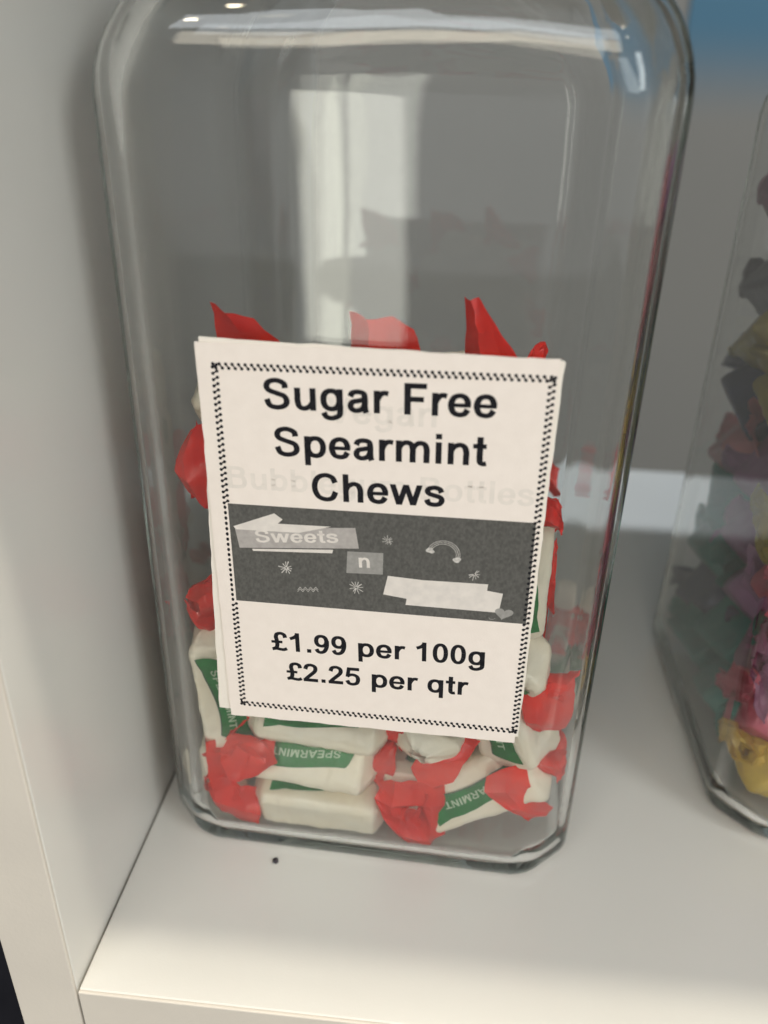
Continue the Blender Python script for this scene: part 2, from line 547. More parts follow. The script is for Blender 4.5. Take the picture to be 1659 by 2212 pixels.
jm = jar_mesh()
JAR = Matrix.Translation((0.0629, 0.0959, 0.0003)) @ Matrix.Rotation(math.radians(-2.34), 4, 'Z')
JAR2 = Matrix.Translation((0.2150, 0.1135, 0.0003)) @ Matrix.Rotation(math.radians(-1.2), 4, 'Z')
j1 = obj('glass_jar', jm, M['glass'])
j1.matrix_world = JAR
tag(j1, 'clear square glass jar half full of red and white chews behind the price card', 'jar', 'glass sweet jars on the shelf')
j2 = obj('glass_jar', jm, M['glass'])
j2.matrix_world = JAR2
tag(j2, 'clear glass jar of pink, purple and yellow wrapped sweets cut off at the right edge', 'jar', 'glass sweet jars on the shelf')

# ------------------------------------------------------------------ price cards (drawn in the plane of the jar's front, mm)
YC = -56.6     # front of the front card, jar coordinates


def card_obj(name, quad, y_front, thick, mat, bulge=0.0, rag=0.0, seed=1):
    """quad: TL, TR, BR, BL in (x, z) mm; a slab with slightly ragged cut edges"""
    TL, TR, BR, BL = [Vector(q) for q in quad]
    rnd = random.Random(seed)
    nx, nz_ = 28, 36
    V, F = [], []
    for side in (0, 1):
        for j in range(nz_ + 1):
            for i in range(nx + 1):
                u, v = i / nx, j / nz_
                a = TL.lerp(TR, u)
                b = BL.lerp(BR, u)
                p_ = a.lerp(b, v)
                if side == 0 or True:
                    r1 = random.Random(seed * 1000 + j * 50 + i)
                    if i in (0, nx):
                        p_.x += rag * (r1.random() - 0.5)
                    if j in (0, nz_):
                        p_.y += rag * (r1.random() - 0.5)
                y = y_front + (thick if side else 0) + bulge * (math.sin(math.pi * u) - 0.5) * v
                V.append((p_.x * MM, y * MM, p_.y * MM))
    w_ = nx + 1
    S0 = w_ * (nz_ + 1)
    for j in range(nz_):
        for i in range(nx):
            a = j * w_ + i
            F.append((a, a + w_, a + w_ + 1, a + 1))
            F.append((S0 + a, S0 + a + 1, S0 + a + w_ + 1, S0 + a + w_))
    for j in range(nz_):
        for i in (0, nx):
            a = j * w_ + i
            b = a + w_
            F.append((a, S0 + a, S0 + b, b) if i == 0 else (a, b, S0 + b, S0 + a))
    for i in range(nx):
        for j in (0, nz_):
            a = j * w_ + i
            b = a + 1
            F.append((a, b, S0 + b, S0 + a) if j == 0 else (a, S0 + a, S0 + b, b))
    me = mesh_from(name, V, F, False)
    return me


CQ = [(-33.9, 141.5), (36.4, 142.1), (36.6, 49.9), (-32.4, 48.9)]
card = obj('price_card', card_obj('price_card', CQ, YC, 0.38, M['card'], 0, 0.25, 3), M['card'])
card.matrix_world = JAR
tag(card, 'cream price card printed Sugar Free Spearmint Chews on the front of the jar', 'price card', 'price cards on the jar')
for quad, yf, lab, sd in (
        ([(-33.0, 142.35), (37.1, 141.75), (37.3, 51.5), (-35.4, 50.5)], YC + 0.42, 'plain cream card peeking out at the lower left behind the price card', 5),
        ([(-32.0, 142.1), (37.4, 141.3), (36.6, 51.2), (-33.6, 52.0)], YC + 0.82, 'rearmost cream card of the stack, a sliver at the right of the price card', 7)):
    o = obj('price_card', card_obj('card_behind', quad, yf, 0.38, M['card2'], 0, 0.25, sd), M['card2'])
    o.matrix_world = JAR
    tag(o, lab, 'price card', 'price cards on the jar')


def flat_part(name, polys, mat, lift, parent=card, stagger=0.0):
    """thin printed pieces on the card; polys in (x, z) mm"""
    V, F = [], []
    for k, q in enumerate(polys):
        i0 = len(V)
        y = (YC - lift - (k % 5) * stagger) * MM
        for a, b in q:
            V.append((a * MM, y, b * MM))
        f = tuple(range(i0, i0 + len(q)))
        ar = sum(q[i][0] * q[(i + 1) % len(q)][1] - q[(i + 1) % len(q)][0] * q[i][1] for i in range(len(q)))
        F.append(f if ar > 0 else f[::-1])
    return obj(name, mesh_from(name, V, F, False), mat, parent)


def line_text(txt, p0, p1, hscale=1.0, shear=0.0):
    a, b = Vector(p0), Vector(p1)
    d = b - a
    n_ = Vector((-d.y, d.x)) * hscale
    return [[tuple(a + d * x + n_ * y + d * (shear * y)) for x, y in q] for q in text_quads(txt)]


flat_part('faint_lettering', line_text('Bubblegum Bottles', (-29.0, 110.6), (34.6, 111.8), 1.0)
          + line_text('Vegan', (-7.5, 126.7), (14.2, 127.2), 1.0), M['ghost'], 0.010, stagger=0.001)
for txt, a, b, hs in (('Sugar Free', (-20.3, 128.7), (25.6, 129.9), 1.0), ('Spearmint', (-18.5, 118.7), (24.5, 119.8), 1.0),
                      ('Chews', (-10.9, 109.2), (16.7, 110.1), 1.0), ('\u00a31.99 per 100g', (-21.2, 69.7), (27.9, 71.2), 1.0),
                      ('\u00a32.25 per qtr', (-17.9, 61.5), (24.8, 62.4), 1.0)):
    flat_part('lettering', line_text(txt, a, b, hs), M['ink'], 0.022, stagger=0.002)

band = flat_part('printed_band', [[(-29.4, 106.9), (35.5, 108.1), (35.9, 83.4), (-29.0, 82.5)]], M['band'], 0.012)
flat_part('pale_patch', [[(-28.2, 101.2), (-1.8, 103.5), (-1.0, 98.6), (-27.4, 96.3)]], M['patch_grey'], 0.020, band)
flat_part('white_patch', [[(-28.5, 101.5), (-19.3, 105.4), (-17.5, 104.1), (-18.6, 103.0), (-27.9, 100.8)],
                          [(-18.6, 103.0), (-7.0, 103.35), (-14.0, 101.2), (-27.9, 100.8)],
                          [(-24.6, 96.3), (-6.6, 97.8), (-6.8, 96.9), (-24.4, 95.8)]], M['patch_white'], 0.030, band, 0.004)
flat_part('pale_patch', [[(-3.5, 97.7), (4.3, 98.0), (4.3, 92.7), (-3.7, 92.3)]], M['patch_mid'], 0.026, band)
flat_part('white_patch', [[(5.4, 92.5), (13.0, 92.2), (27.0, 92.6), (26.9, 91.0), (30.3, 90.6), (29.8, 85.7), (9.5, 85.5), (9.7, 87.1), (4.5, 87.7)]],
          M['patch_white'], 0.030, band)
flat_part('lettering', line_text('Sweets', (-23.6, 98.0), (-5.4, 99.6), 0.78), M['patch_white'], 0.050, band, 0.002)
flat_part('lettering', line_text('n', (-0.9, 93.95), (1.5, 94.1), 0.95), M['patch_white'], 0.045, band, 0.002)


def strip2(pts, w):
    q = []
    for a, b in zip(pts[:-1], pts[1:]):
        a, b = Vector(a), Vector(b)
        d = (b - a).normalized()
        n_ = Vector((-d.y, d.x)) * w / 2
        q.append([tuple(a + n_), tuple(a - n_), tuple(b - n_), tuple(b + n_)])
    return q


rd = random.Random(4)
for (x, z), r, wd in (((-17.1, 92.2), 1.75, 0.16), ((-1.5, 88.8), 1.7, 0.15), ((5.3, 101.1), 1.25, 0.09), ((23.9, 94.8), 1.5, 0.13)):
    q = []
    for k in range(11):
        a = 2 * math.pi * k / 11 + rd.uniform(-0.15, 0.15)
        if (x > 20 and 1.6 < a < 3.4):
            continue
        rr = r * rd.uniform(0.7, 1.1)
        q += strip2([(x + 0.2 * math.cos(a), z + 0.2 * math.sin(a)), (x + rr * math.cos(a), z + rr * math.sin(a))], wd * rd.uniform(0.9, 1.5))
    flat_part('star_doodle', q, M['doodle'], 0.022, band, 0.002)
q = []
for k in range(3):
    pts = []
    for i in range(17):
        a = math.radians(172 - i * 12.2)
        pts.append((17.1 + (3.5 - 0.38 * k) * math.cos(a), 98.9 + (3.3 - 0.38 * k) * math.sin(a)))
    q += strip2(pts, 0.11)
for cx_, cz_ in ((13.9, 99.6), (14.6, 99.4), (19.7, 97.9), (20.3, 98.1), (14.2, 99.9), (20.0, 97.6)):
    q.append([(cx_ + 0.62 * math.cos(a * 0.785), cz_ + 0.45 * math.sin(a * 0.785)) for a in range(8)])
flat_part('rainbow_doodle', q, M['doodle'], 0.022, band, 0.002)
q = []
for r_ in range(2):
    q += strip2([(-14.7 + 0.59 * i, 86.7 + 0.06 * i + 0.8 * (i % 2) + 0.45 * r_ - 0.4) for i in range(9)], 0.10)
flat_part('zigzag_doodle', q, M['doodle'], 0.022, band, 0.002)
hp = []
for i in range(24):
    a = 2 * math.pi * i / 24
    hx = 16 * math.sin(a) ** 3
    hy = 13 * math.cos(a) - 5 * math.cos(2 * a) - 2 * math.cos(3 * a) - math.cos(4 * a)
    hp.append((30.9 + hx * 0.125 + hy * 0.02, 85.6 + hy * 0.10 - hx * 0.01))
flat_part('heart_doodle', [hp] + strip2([(27.8, 84.2), (28.2, 83.8), (28.8, 83.9), (29.2, 84.2)], 0.14), M['patch_mid'], 0.036, band, 0.002)

# rope border: chain of little dumb-bells
q = []


def dumbbell(c, d, r=0.36, half=0.50):
    c, d = Vector(c), Vector(d).normalized()
    for s in (-1, 1):
        k = c + d * half * s
        q.append([(k.x + r * math.cos(i * 0.785), k.y + r * math.sin(i * 0.785)) for i in range(8)])
    q.extend(strip2([tuple(c - d * half), tuple(c + d * half)], 0.30))


BT = [Vector(v) for v in ((-30.1, 136.9), (35.4, 138.3), (36.2, 53.4), (-29.1, 53.0))]
for i in range(4):
    a, b = BT[i], BT[(i + 1) % 4]
    n_ = int((b - a).length / 1.29)
    for k in range(n_ + 1):
        c_ = a.lerp(b, k / n_)
        if i == 3 and 82.0 < c_.y < 107.2:      # the dark band covers the inner half of the rope
            kk = c_ + Vector((-0.33, 0))
            q.append([(kk.x + 0.34 * math.cos(j * 0.785), kk.y + 0.45 * math.sin(j * 0.785)) for j in range(8)])
            continue
        if i in (0, 2):
            dumbbell(c_, (0.55, -0.75))
        else:
            dumbbell(c_, (0.8, 0.5))
flat_part('rope_border', q, M['ink'], 0.040, stagger=0.002)

# ------------------------------------------------------------------ wrapped chews
BL_, BW_, BT_ = 33.0, 16.5, 14.0


def perim_pt(u, w, t, r):
    """point on a rounded rectangle; u = distance in mm from the middle of the top face, going +Y first"""
    hw, ht = w / 2, t / 2
    segs = [('l', hw - r), ('a', r * math.pi / 2), ('l', 2 * (ht - r)), ('a', r * math.pi / 2), ('l', 2 * (hw - r)), ('a', r * math.pi / 2),
            ('l', 2 * (ht - r)), ('a', r * math.pi / 2), ('l', hw - r)]
    tot = sum(s[1] for s in segs)
    u = u % tot
    pos = Vector((0, ht))
    ang = 0.0     # heading of +Y
    for kind, L in segs:
        s = min(u, L)
        d = Vector((math.cos(ang), math.sin(ang)))
        if kind == 'l':
            pos = pos + d * s
            nrm = Vector((-d.y, d.x))
        else:
            th_ = s / r
            n0 = Vector((-d.y, d.x))
            cen = pos - n0 * r
            nrm = Matrix.Rotation(-th_, 2) @ n0
            pos = cen + nrm * r
            ang -= th_
        u -= s
        if u <= 1e-9:
            break
    return pos, nrm


def body_surface(s, u, dims, seed, lift=0.0):
    """s in -1..1 along the chew, u = mm round the girth"""
    L, w, t_ = dims
    e = max(0.0, (abs(s) - 0.88) / 0.12)
    k = 1 - 0.22 * e ** 2.0
    p_, n_ = perim_pt(u, w, t_, 2.3)
    nn = Vector((s * 5.1 + seed * 7.3, p_.x * 0.22, p_.y * 0.22))
    d = 0.38 * noise.noise(nn * 0.8) + 0.16 * noise.noise(nn * 2.3) - 0.7 * max(0, 0.07 - abs(noise.noise(nn * 1.1 + Vector((9, 2, 4)))))
    d += 0.25 * math.sin(s * 9 + seed) * (0.3 + e)
    p_ = p_ * k + n_ * (d * (1 - 0.5 * e) + lift)
    return Vector((s * L / 2, p_.x, p_.y)) * MM


def body_mesh(name, dims, seed):
    L, w, t_ = dims
    per = 2 * (w + t_ - 9.2) + 2 * math.pi * 2.3
    ns, nu = 56, 84
    V, F = [], []
    for i in range(ns + 1):
        s = -1 + 2 * i / ns
        s = math.copysign(abs(s) ** 0.75, s)
        for k in range(nu):
            V.append(body_surface(s, per * k / nu, dims, seed))
    for i in range(ns):
        for k in range(nu):
            F.append((i * nu + k, (i + 1) * nu + k, (i + 1) * nu + (k + 1) % nu, i * nu + (k + 1) % nu))
    # gathered ends: the paper is pleated in towards the twist
    for sgn, base in ((-1, 0), (1, ns * nu)):
        prev = base
        for st, (ext, kk) in enumerate(((1.0, 0.78), (1.8, 0.5), (2.6, 0.28))):
            i0 = len(V)
            for k in range(nu):
                b = V[base + k]
                pl = 1 + 0.10 * math.sin(k * 2 * math.pi * 7 / nu + seed) * (st + 1) / 2
                V.append(Vector((b.x + sgn * ext * MM, b.y * kk * pl, b.z * kk * pl)))
            for k in range(nu):
                a, b = prev + k, prev + (k + 1) % nu
                c, d = i0 + (k + 1) % nu, i0 + k
                F.append((a, d, c, b) if sgn > 0 else (a, b, c, d))
            prev = i0
        F.append(tuple(prev + k for k in range(nu))[::(-1 if sgn < 0 else 1)])
    me = mesh_from(name, V, F)
    return me


def twist_verts(seed, length=15.0, flare=10.0, nu=30, ns=13):
    """waxed paper end: paper folded over the end of the sweet, a gathered neck, then a crumpled fan; grows along +X (mm)"""
    rnd = random.Random(seed)
    V, F = [], []
    roll = rnd.uniform(0, 6.28)
    twist = rnd.uniform(0.4, 1.1) * rnd.choice((-1, 1))
    flat = rnd.uniform(0.30, 0.50)
    bx_, by_ = rnd.uniform(-0.22, 0.22), rnd.uniform(-0.22, 0.22)
    ends = [rnd.uniform(0.90, 1.06) for _ in range(6)]
    ph = rnd.uniform(0, 6.28)
    npl = rnd.choice((3, 4, 5))
    for i in range(ns + 1):
        s = i / ns
        if s < 0.30:
            k_ = s / 0.30
            r = 7.0 - (7.0 - 3.1) * k_ ** 1.3
            f = 0.84
        else:
            q_ = (s - 0.30) / 0.70
            r = 3.1 + (flare - 3.1) * q_ ** 0.8
            f = 0.84 - (0.84 - flat) * min(1, q_ * 1.6)
        for k in range(nu):
            a = 2 * math.pi * k / nu
            ple = 1 + 0.24 * s * math.sin(npl * a + ph + 1.2 * s) + 0.03 * rnd.uniform(-1, 1) * s
            y, z = r * ple * math.cos(a), r * f * ple * math.sin(a)
            z += 1.8 * s * s * math.sin(2 * a + ph)
            rot = (roll + twist * (1 - s)) * min(1, s * 3)
            y, z = y * math.cos(rot) - z * math.sin(rot), y * math.sin(rot) + z * math.cos(rot)
            ee = ends[int(k / nu * 6) % 6] * (k / nu * 6 % 1) + ends[int(k / nu * 6 - 1) % 6] * (1 - k / nu * 6 % 1)
            x = -2.6 + s * (length + 2.6) * (1 + (ee - 1) * s)
            nn = Vector((x * 0.22 + seed, y * 0.22, z * 0.22))
            nv = noise.noise_vector(nn * 0.8) * (2.4 * s)
            cell = noise.cell_vector(nn * 1.9)
            nv += (noise.noise_vector(nn * 2.2) * 0.55 + (cell - Vector((0.5, 0.5, 0.5))) * 0.12) * s
            V.append(Vector((x + nv.x, y + nv.y + bx_ * x * s, z + nv.z + by_ * x * s)))
    for i in range(ns):
        for k in range(nu):
            a, b, c, d = i * nu + k, (i + 1) * nu + k, (i + 1) * nu + (k + 1) % nu, i * nu + (k + 1) % nu
            F += [(a, b, c), (a, c, d)] if (i + k) % 2 else [(a, b, d), (b, c, d)]
    return V, F


def inside(v, axis_pt, axis, pad=0.0):
    """keep a point (jar mm) inside the glass; paper pressed on the glass spreads sideways"""
    lim = 51.9 - pad
    ex = max(0, abs(v.y) - lim)
    ez = max(0, abs(v.x) - lim)
    e = max(ex, ez)
    if e > 0:
        k = (v - axis_pt).dot(axis)
        rad = v - axis_pt - axis * k
        if rad.length > 1e-3:
            v = v + rad.normalized() * min(3.0, e * 0.35)
    v = Vector((max(-lim, min(lim, v.x)), max(-lim, min(lim, v.y)), max(4.5 + pad, v.z)))
    cl = 2 * 52.0 - 9.6 - pad        # cut corner
    s = abs(v.x) + abs(v.y)
    if s > cl:
        d = (s - cl) / 2
        v.x -= math.copysign(d, v.x)
        v.y -= math.copysign(d, v.y)
    h = max(0, 10.9 - v.z) * 0.73             # rounded foot
    if h > 0:
        q_ = 51.9 - 5.5 + math.sqrt(max(0, 30.25 - min(5.4, h) ** 2)) - pad
        v.x = max(-q_, min(q_, v.x))
        v.y = max(-q_, min(q_, v.y))
    return v


def sheet_obj(parent, lm, pts, name='twisted_end', mat=None, th=0.12, sub=3):
    """folded waxed paper laid out by hand: pts = rows of (x, y, z) in jar mm, bilinearly refined and lightly crumpled"""
    rows, cols_ = len(pts), len(pts[0])
    V, F = [], []
    nr, nc = (rows - 1) * sub + 1, (cols_ - 1) * sub + 1
    inv = lm.inverted()
    for a in range(nr):
        for b in range(nc):
            i_, j_ = min(a // sub, rows - 2), min(b // sub, cols_ - 2)
            u, v = a / sub - i_, b / sub - j_
            P = (Vector(pts[i_][j_]) * (1 - v) + Vector(pts[i_][j_ + 1]) * v) * (1 - u) + \
                (Vector(pts[i_ + 1][j_]) * (1 - v) + Vector(pts[i_ + 1][j_ + 1]) * v) * u
            P = P + noise.noise_vector(P * 0.33) * 0.55
            P = inside(P, P, Vector((0, 0, 1)), 0.08)
            V.append(inv @ (P * MM))
    for a in range(nr - 1):
        for b in range(nc - 1):
            k = a * nc + b
            F += [(k, k + 1, k + nc + 1), (k, k + nc + 1, k + nc)]
    me = mesh_from(name, V, F, True)
    me.set_sharp_from_angle(angle=math.radians(24))
    return obj(name, me, mat or M['red'], parent)


def twist_obj(parent, lm, seed, mat, bl, end, length, flare):
    """lm: matrix of the sweet in jar coordinates"""
    V, F = twist_verts(seed, length, flare)
    off = Matrix.Translation((end * (bl / 2 + 0.4) * MM, 0, 0))
    if end < 0:
        off = off @ Matrix.Rotation(math.pi, 4, 'Z')
    tm = lm @ off
    inv = tm.inverted()
    ax = (tm.to_3x3() @ Vector((1, 0, 0))).normalized()
    ap = tm.translation / MM
    W = []
    for v in V:
        w_ = inside((tm @ (v * MM)) / MM, ap, ax, 3.2 * abs(noise.noise(v * 0.30)) + 1.0 * abs(noise.noise(v * 0.8)) + 0.05)
        W.append(inv @ (w_ * MM))
    me = mesh_from('twisted_end', W, F, True)
    me.set_sharp_from_angle(angle=math.radians(27))
    o = obj('twisted_end', me, mat, parent)
    o.matrix_local = off
    return o


def band_meshes(dims, seed):
    L, w, t_ = dims

    def edge(s, top):
        if top:
            return 3.3 + 1.2 * math.sin(s * 2.6 + 0.4) + (1.8 * max(0, s - 0.55) / 0.3 if s > 0.55 else 0)
        return -3.3 + 1.3 * math.sin(s * 2.8 + 0.9) - (1.3 * max(0, -s - 0.55) / 0.3 if s < -0.55 else 0)
    V, F = [], []
    ns, nk = 56, 16
    for i in range(ns + 1):
        s = -0.80 + 1.60 * i / ns
        lo, hi = edge(s, False), edge(s, True)
        # rounded tail at one end, swept tip at the other
        if s > 0.66:
            q_ = (s - 0.66) / 0.14
            lo = lo + (hi - lo) * 0.75 * q_ ** 1.6
        if s < -0.66:
            q_ = (-s - 0.66) / 0.14
            hi = hi - (hi - lo) * 0.70 * q_ ** 1.6
        for k in range(nk + 1):
            # u grows towards +Y (up of the text)
            V.append(body_surface(s, lo + (hi - lo) * k / nk, dims, seed, 0.34))
    for i in range(ns):
        for k in range(nk):
            a = i * (nk + 1) + k
            F.append((a, a + nk + 1, a + nk + 2, a + 1))
    me = mesh_from('band', V, F)
    # dark key line along the lower edge
    V2, F2 = [], []
    for i in range(ns + 1):
        s = -0.80 + 1.60 * i / ns
        lo = edge(s, False)
        if s > 0.66:
            lo = lo + (edge(s, True) - lo) * 0.75 * ((s - 0.66) / 0.14) ** 1.6
        for du in (-0.18, 0.18):
            V2.append(body_surface(s, lo + du, dims, seed, 0.40))
    for i in range(ns):
        a = i * 2
        F2.append((a, a + 2, a + 3, a + 1))
    me2 = mesh_from('band_line', V2, F2)
    V3, F3 = [], []
    for kq, q_ in enumerate(text_quads('SPEARMINT')):
        i0 = len(V3)
        for x, y in q_:
            s = -0.56 + 1.12 * x
            u = -1.25 + y * 16.0 + 1.05 * math.sin(s * 2.7 + 0.6)
            V3.append(body_surface(s, u, dims, seed, 0.46 + (kq % 5) * 0.006))
        F3.append(tuple(range(i0, i0 + len(q_))))
    me3 = mesh_from('lettering', V3, F3)
    return me, me2, me3


DIM = (BL_, BW_, BT_)
CHEW = []
for sd in range(3):
    b = body_mesh('wrapper', DIM, sd + 1)
    CHEW.append((b,) + band_meshes(DIM, sd + 1))
SEAM = []
for sd in range(3):
    V, F = [], []
    for i in range(41):
        s = -0.97 + 1.94 * i / 40
        for k in range(6):
            u = -9.6 - 4.2 * k / 5 + (0.5 * noise.noise(Vector((s * 3, sd, 1))) + 0.25 * noise.noise(Vector((s * 11, sd, 5))) if k in (0, 5) else 0)
            V.append(body_surface(s, u, DIM, sd + 1, 0.06 if k in (5,) else 0.30))
    for i in range(40):
        for k in range(5):
            a = i * 6 + k
            F.append((a, a + 6, a + 7, a + 1))
    SEAM.append(mesh_from('paper_seam', V, F))


def orient(center, X, N):
    X = Vector(X).normalized()
    N = Vector(N)
    N = (N - X * N.dot(X)).normalized()
    Y = N.cross(X)
    c = Vector(center) * MM
    return Matrix(((X.x, Y.x, N.x, c.x), (X.y, Y.y, N.y, c.y), (X.z, Y.z, N.z, c.z), (0, 0, 0, 1)))


PLACED = []


def settle(lm, me):
    """nudge a sweet so that its wrapper stays inside the glass"""
    P = [(lm @ v.co) / MM for v in me.vertices]
    lim = 51.7
    d = Vector((0, 0, 0))
    d.x = -max(0, max(q_.x for q_ in P) - lim) + max(0, -lim - min(q_.x for q_ in P))
    d.y = -max(0, max(q_.y for q_ in P) - lim) + max(0, -lim - min(q_.y for q_ in P))
    d.z = max(0, 4.3 - min(q_.z for q_ in P))
    P = [q_ + d for q_ in P]
    for sx in (-1, 1):
        for sy in (-1, 1):
            e = max(q_.x * sx + q_.y * sy for q_ in P) - (2 * 51.9 - 9.6)
            if e > 0:
                d += Vector((-sx * e / 2, -sy * e / 2, 0))
    return Matrix.Translation(d * MM) @ lm


def chew(center, X, N, label, group='spearmint chews in the jar', var=0, tw=(0, 1), ln=(13, 13)):
    b, bd, bl, tx = CHEW[var % 3]
    lm = settle(orient(center, X, N), b)
    e = empty('wrapped_chew', JAR @ lm)
    tag(e, label, 'sweet', group)
    wo = obj('wrapper', b, M['cream'], e)
    obj('paper_seam', SEAM[var % 3], M['cream'], wo)
    bo = obj('band', bd, M['green'], e)
    obj('band_line', bl, M['greenline'], bo)
    obj('lettering', tx, M['mint_print'], bo)
    for k in (0, 1):
        if ln[k] is None:
            continue
        twist_obj(e, lm, 11 + tw[k] * 3, M['red'], BL_, 1 if k else -1, ln[k], 6.4 + 0.32 * ln[k])
    PLACED.append((lm.translation / MM, Vector(X).normalized()))
    return e


CH_ = [
    # centre, text direction, printed face normal, label, variant, twist seeds (start, end), twist lengths
    ((-41.5, -42.5, 46), (0.13, -0.02, -1), (0.22, -1, 0.1), 'cream chew standing on end at the lower left, green band reading downwards', 0, (0, 1), (9, 6)),
    ((-12.5, -43.5, 11.5), (-1, 0.0, 0.02), (0.0, -0.25, 1), 'lowest cream chew of the front stack, lying on the jar floor', 1, (3, 4), (8, None)),
    ((-16.0, -42.2, 25.3), (-1, 0.05, 0.03), (0.0, -0.72, 0.70), 'chew with an upside-down green SPEARMINT band, middle of the front stack', 2, (2, 0), (6, 8)),
    ((-13.0, -40.8, 39), (-1, 0.02, 0.05), (0.0, -0.70, 0.70), 'chew whose upside-down green band is half hidden under the card', 0, (5, 6), (6, 6)),
    ((-37.5, -28.0, 31), (0.08, -1, -0.16), (0.2, 0, 1), 'chew pointing its open red end at the glass, left of the stack', 1, (2, 8), (6, 5)),
    ((-43.5, -29.0, 17), (0.02, -1, 0.05), (0, 0, 1), 'chew in the lower left corner with only its red end showing', 2, (4, 2), (6, 5)),
    ((12.5, -29.0, 20), (0.03, -1, -0.06), (0, 0, 1), 'chew with a big crumpled red end right of the front stack', 0, (1, 5), (6, 5)),
    ((20.5, -33.0, 41), (-0.35, -0.92, -0.18), (0.3, 0, 1), 'cream chew end with a red triangular fold just under the card', 1, (6, 1), (6, None)),
    ((30.0, -41.0, 23), (-0.86, -0.05, -0.50), (-0.15, -1, 0.25), 'tilted chew at the lower right, green band ending in MINT', 2, (3, 6), (7, 6)),
    ((34.0, -39.5, 49), (0.36, -0.08, -0.90), (-0.5, -0.6, 0.35), 'cream chew under the card corner with a red tail pointing down right', 0, (0, 3), (6, 5)),
    ((27.5, -40.5, 66), (0.86, -0.05, -0.45), (0, -0.9, -0.6), 'chew with a broad red end against the right side of the jar', 1, (1, 2), (6, 5)),
    ((31.5, -41.5, 88), (0.03, 0.0, -1), (0.5, -1, 0), 'upright cream and green chew along the right edge of the card', 2, (5, 0), (6, 6)),
    ((16.5, -41.0, 113), (0.86, 0.0, -0.40), (0, -1, 0.2), 'chew with its red end sticking out right of the card middle', 0, (4, 5), (6, 11)),
    ((10.5, -27.0, 124), (0.9, -0.10, 0.12), (0, -0.6, 0.8), 'chew with a red tip just right of the upper card corner', 1, (2, 6), (6, 9)),
    ((-19.5, -41.0, 112), (-0.95, 0.0, -0.10), (0, -1, 0.2), 'chew with a large red end left of the words Sugar Free', 2, (3, 1), (6, 5)),
    ((-27.5, -26.0, 121), (1, -0.1, 0.1), (0, -0.6, 1), 'cream chew end showing above the red end at the upper left', 0, (6, 4), (None, 6)),
    ((-17.5, -41.0, 80), (-0.90, 0.0, -0.22), (0, -0.6, -0.9), 'chew with a small red point left of the dark printed band', 1, (5, 2), (6, 9)),
    ((-19.0, -43.0, 114), (-0.24, 0.0, 0.95), (0, -1, 0), 'chew with its red tail above the left part of the card', 2, (0, 0), (6, 5)),
    ((17.0, -43.0, 128.5), (-0.97, 0.0, 0.10), (0.1, -0.5, -0.85), 'chew with red end and cream side above the card middle', 0, (1, 3), (None, 5)),
    ((26.0, -26.0, 108), (-0.06, -0.2, 0.97), (0, -1, 0), 'chew with its tall pointed red tail above the right part of the card', 1, (2, 4), (6, 6)),
]
FRONT = {}
for c, X, N, lab, var, tw, ln in CH_:
    e = chew(c, X, N, lab, var=var, tw=tw, ln=ln)
    FRONT[lab] = (e, JAR.inverted() @ e.matrix_world)


def fold(key, pts):
    for lab, (e, lm) in FRONT.items():
        if key in lab:
            sheet_obj(e, lm, pts)
            return
    raise KeyError(key)


# ends pressed against the front glass, folded as they lie in the photograph
fold('lying on the jar floor', [
    [(-29, -46, 16), (-34, -48, 18), (-40, -47, 21), (-45, -42, 24)],
    [(-28, -51, 11), (-34, -51.4, 12), (-41, -51, 14), (-46, -46, 17)],
    [(-29, -51, 4.8), (-33, -50, 5.5), (-40, -49, 8), (-44, -44, 12)]])
fold('pointing its open red end', [
    [(-40, -45, 31), (-34, -50, 38), (-27, -50, 37), (-24, -46, 34)],
    [(-38, -51, 28), (-33, -47, 32), (-28, -46, 32), (-24, -49, 31)],
    [(-36, -51, 22), (-33, -51.4, 23), (-28, -51.4, 26), (-23, -50.5, 30)],
    [(-36, -46, 20), (-33, -47, 20), (-29, -47, 22), (-24, -46, 27)]])
fold('only its red end showing', [
    [(-44, -45, 34), (-42, -50, 34), (-39, -47, 33)],
    [(-44, -46, 27), (-42, -51, 26), (-38, -48, 25)],
    [(-44, -45, 18), (-41, -51, 17), (-36, -48, 17)]])
fold('big crumpled red end', [
    [(4, -46, 24), (8, -50, 28), (14, -50, 29), (19, -48, 27), (22, -45, 24)],
    [(3, -50, 21), (8, -51.4, 20), (14, -51.4, 22), (19, -50, 21), (23, -47, 19)],
    [(5, -51, 16), (9, -46, 14), (14, -45, 15), (18, -51, 14), (22, -48, 12)],
    [(9, -51, 10), (11, -51.4, 10), (15, -51.4, 9), (18, -51, 9), (22, -48, 9)],
    [(13, -50, 5), (14, -50.5, 3.8), (16, -50.5, 3.6), (18, -50, 5), (20, -47, 6)]])
fold('red triangular fold', [
    [(15, -47, 40), (22, -47, 43), (29, -47, 42)],
    [(12, -50, 33), (18, -51, 36), (26, -51, 39)],
    [(14, -51, 29.5), (18, -51.4, 29), (23, -51, 31)],
    [(18, -49, 27.5), (20, -50, 27), (22, -48, 28)]])
fold('red tail pointing down right', [
    [(31, -50, 33), (36, -49, 36), (41, -47, 36)],
    [(31, -51, 29), (36, -51.4, 30), (43, -48, 30)],
    [(37, -51.2, 24), (41, -50.5, 23.5), (46, -45, 22)],
    [(44, -47.5, 17), (46, -46, 17), (49, -43, 18)]])
fold('broad red end against', [
    [(37, -48, 64), (42, -49, 62), (49, -42, 60)],
    [(37, -50, 58), (43, -48.5, 57), (50, -42, 55)],
    [(39, -49, 51), (43, -48, 50), (50, -42, 48)],
    [(41, -46, 46), (44, -46, 45.5), (49, -41.5, 44)]])
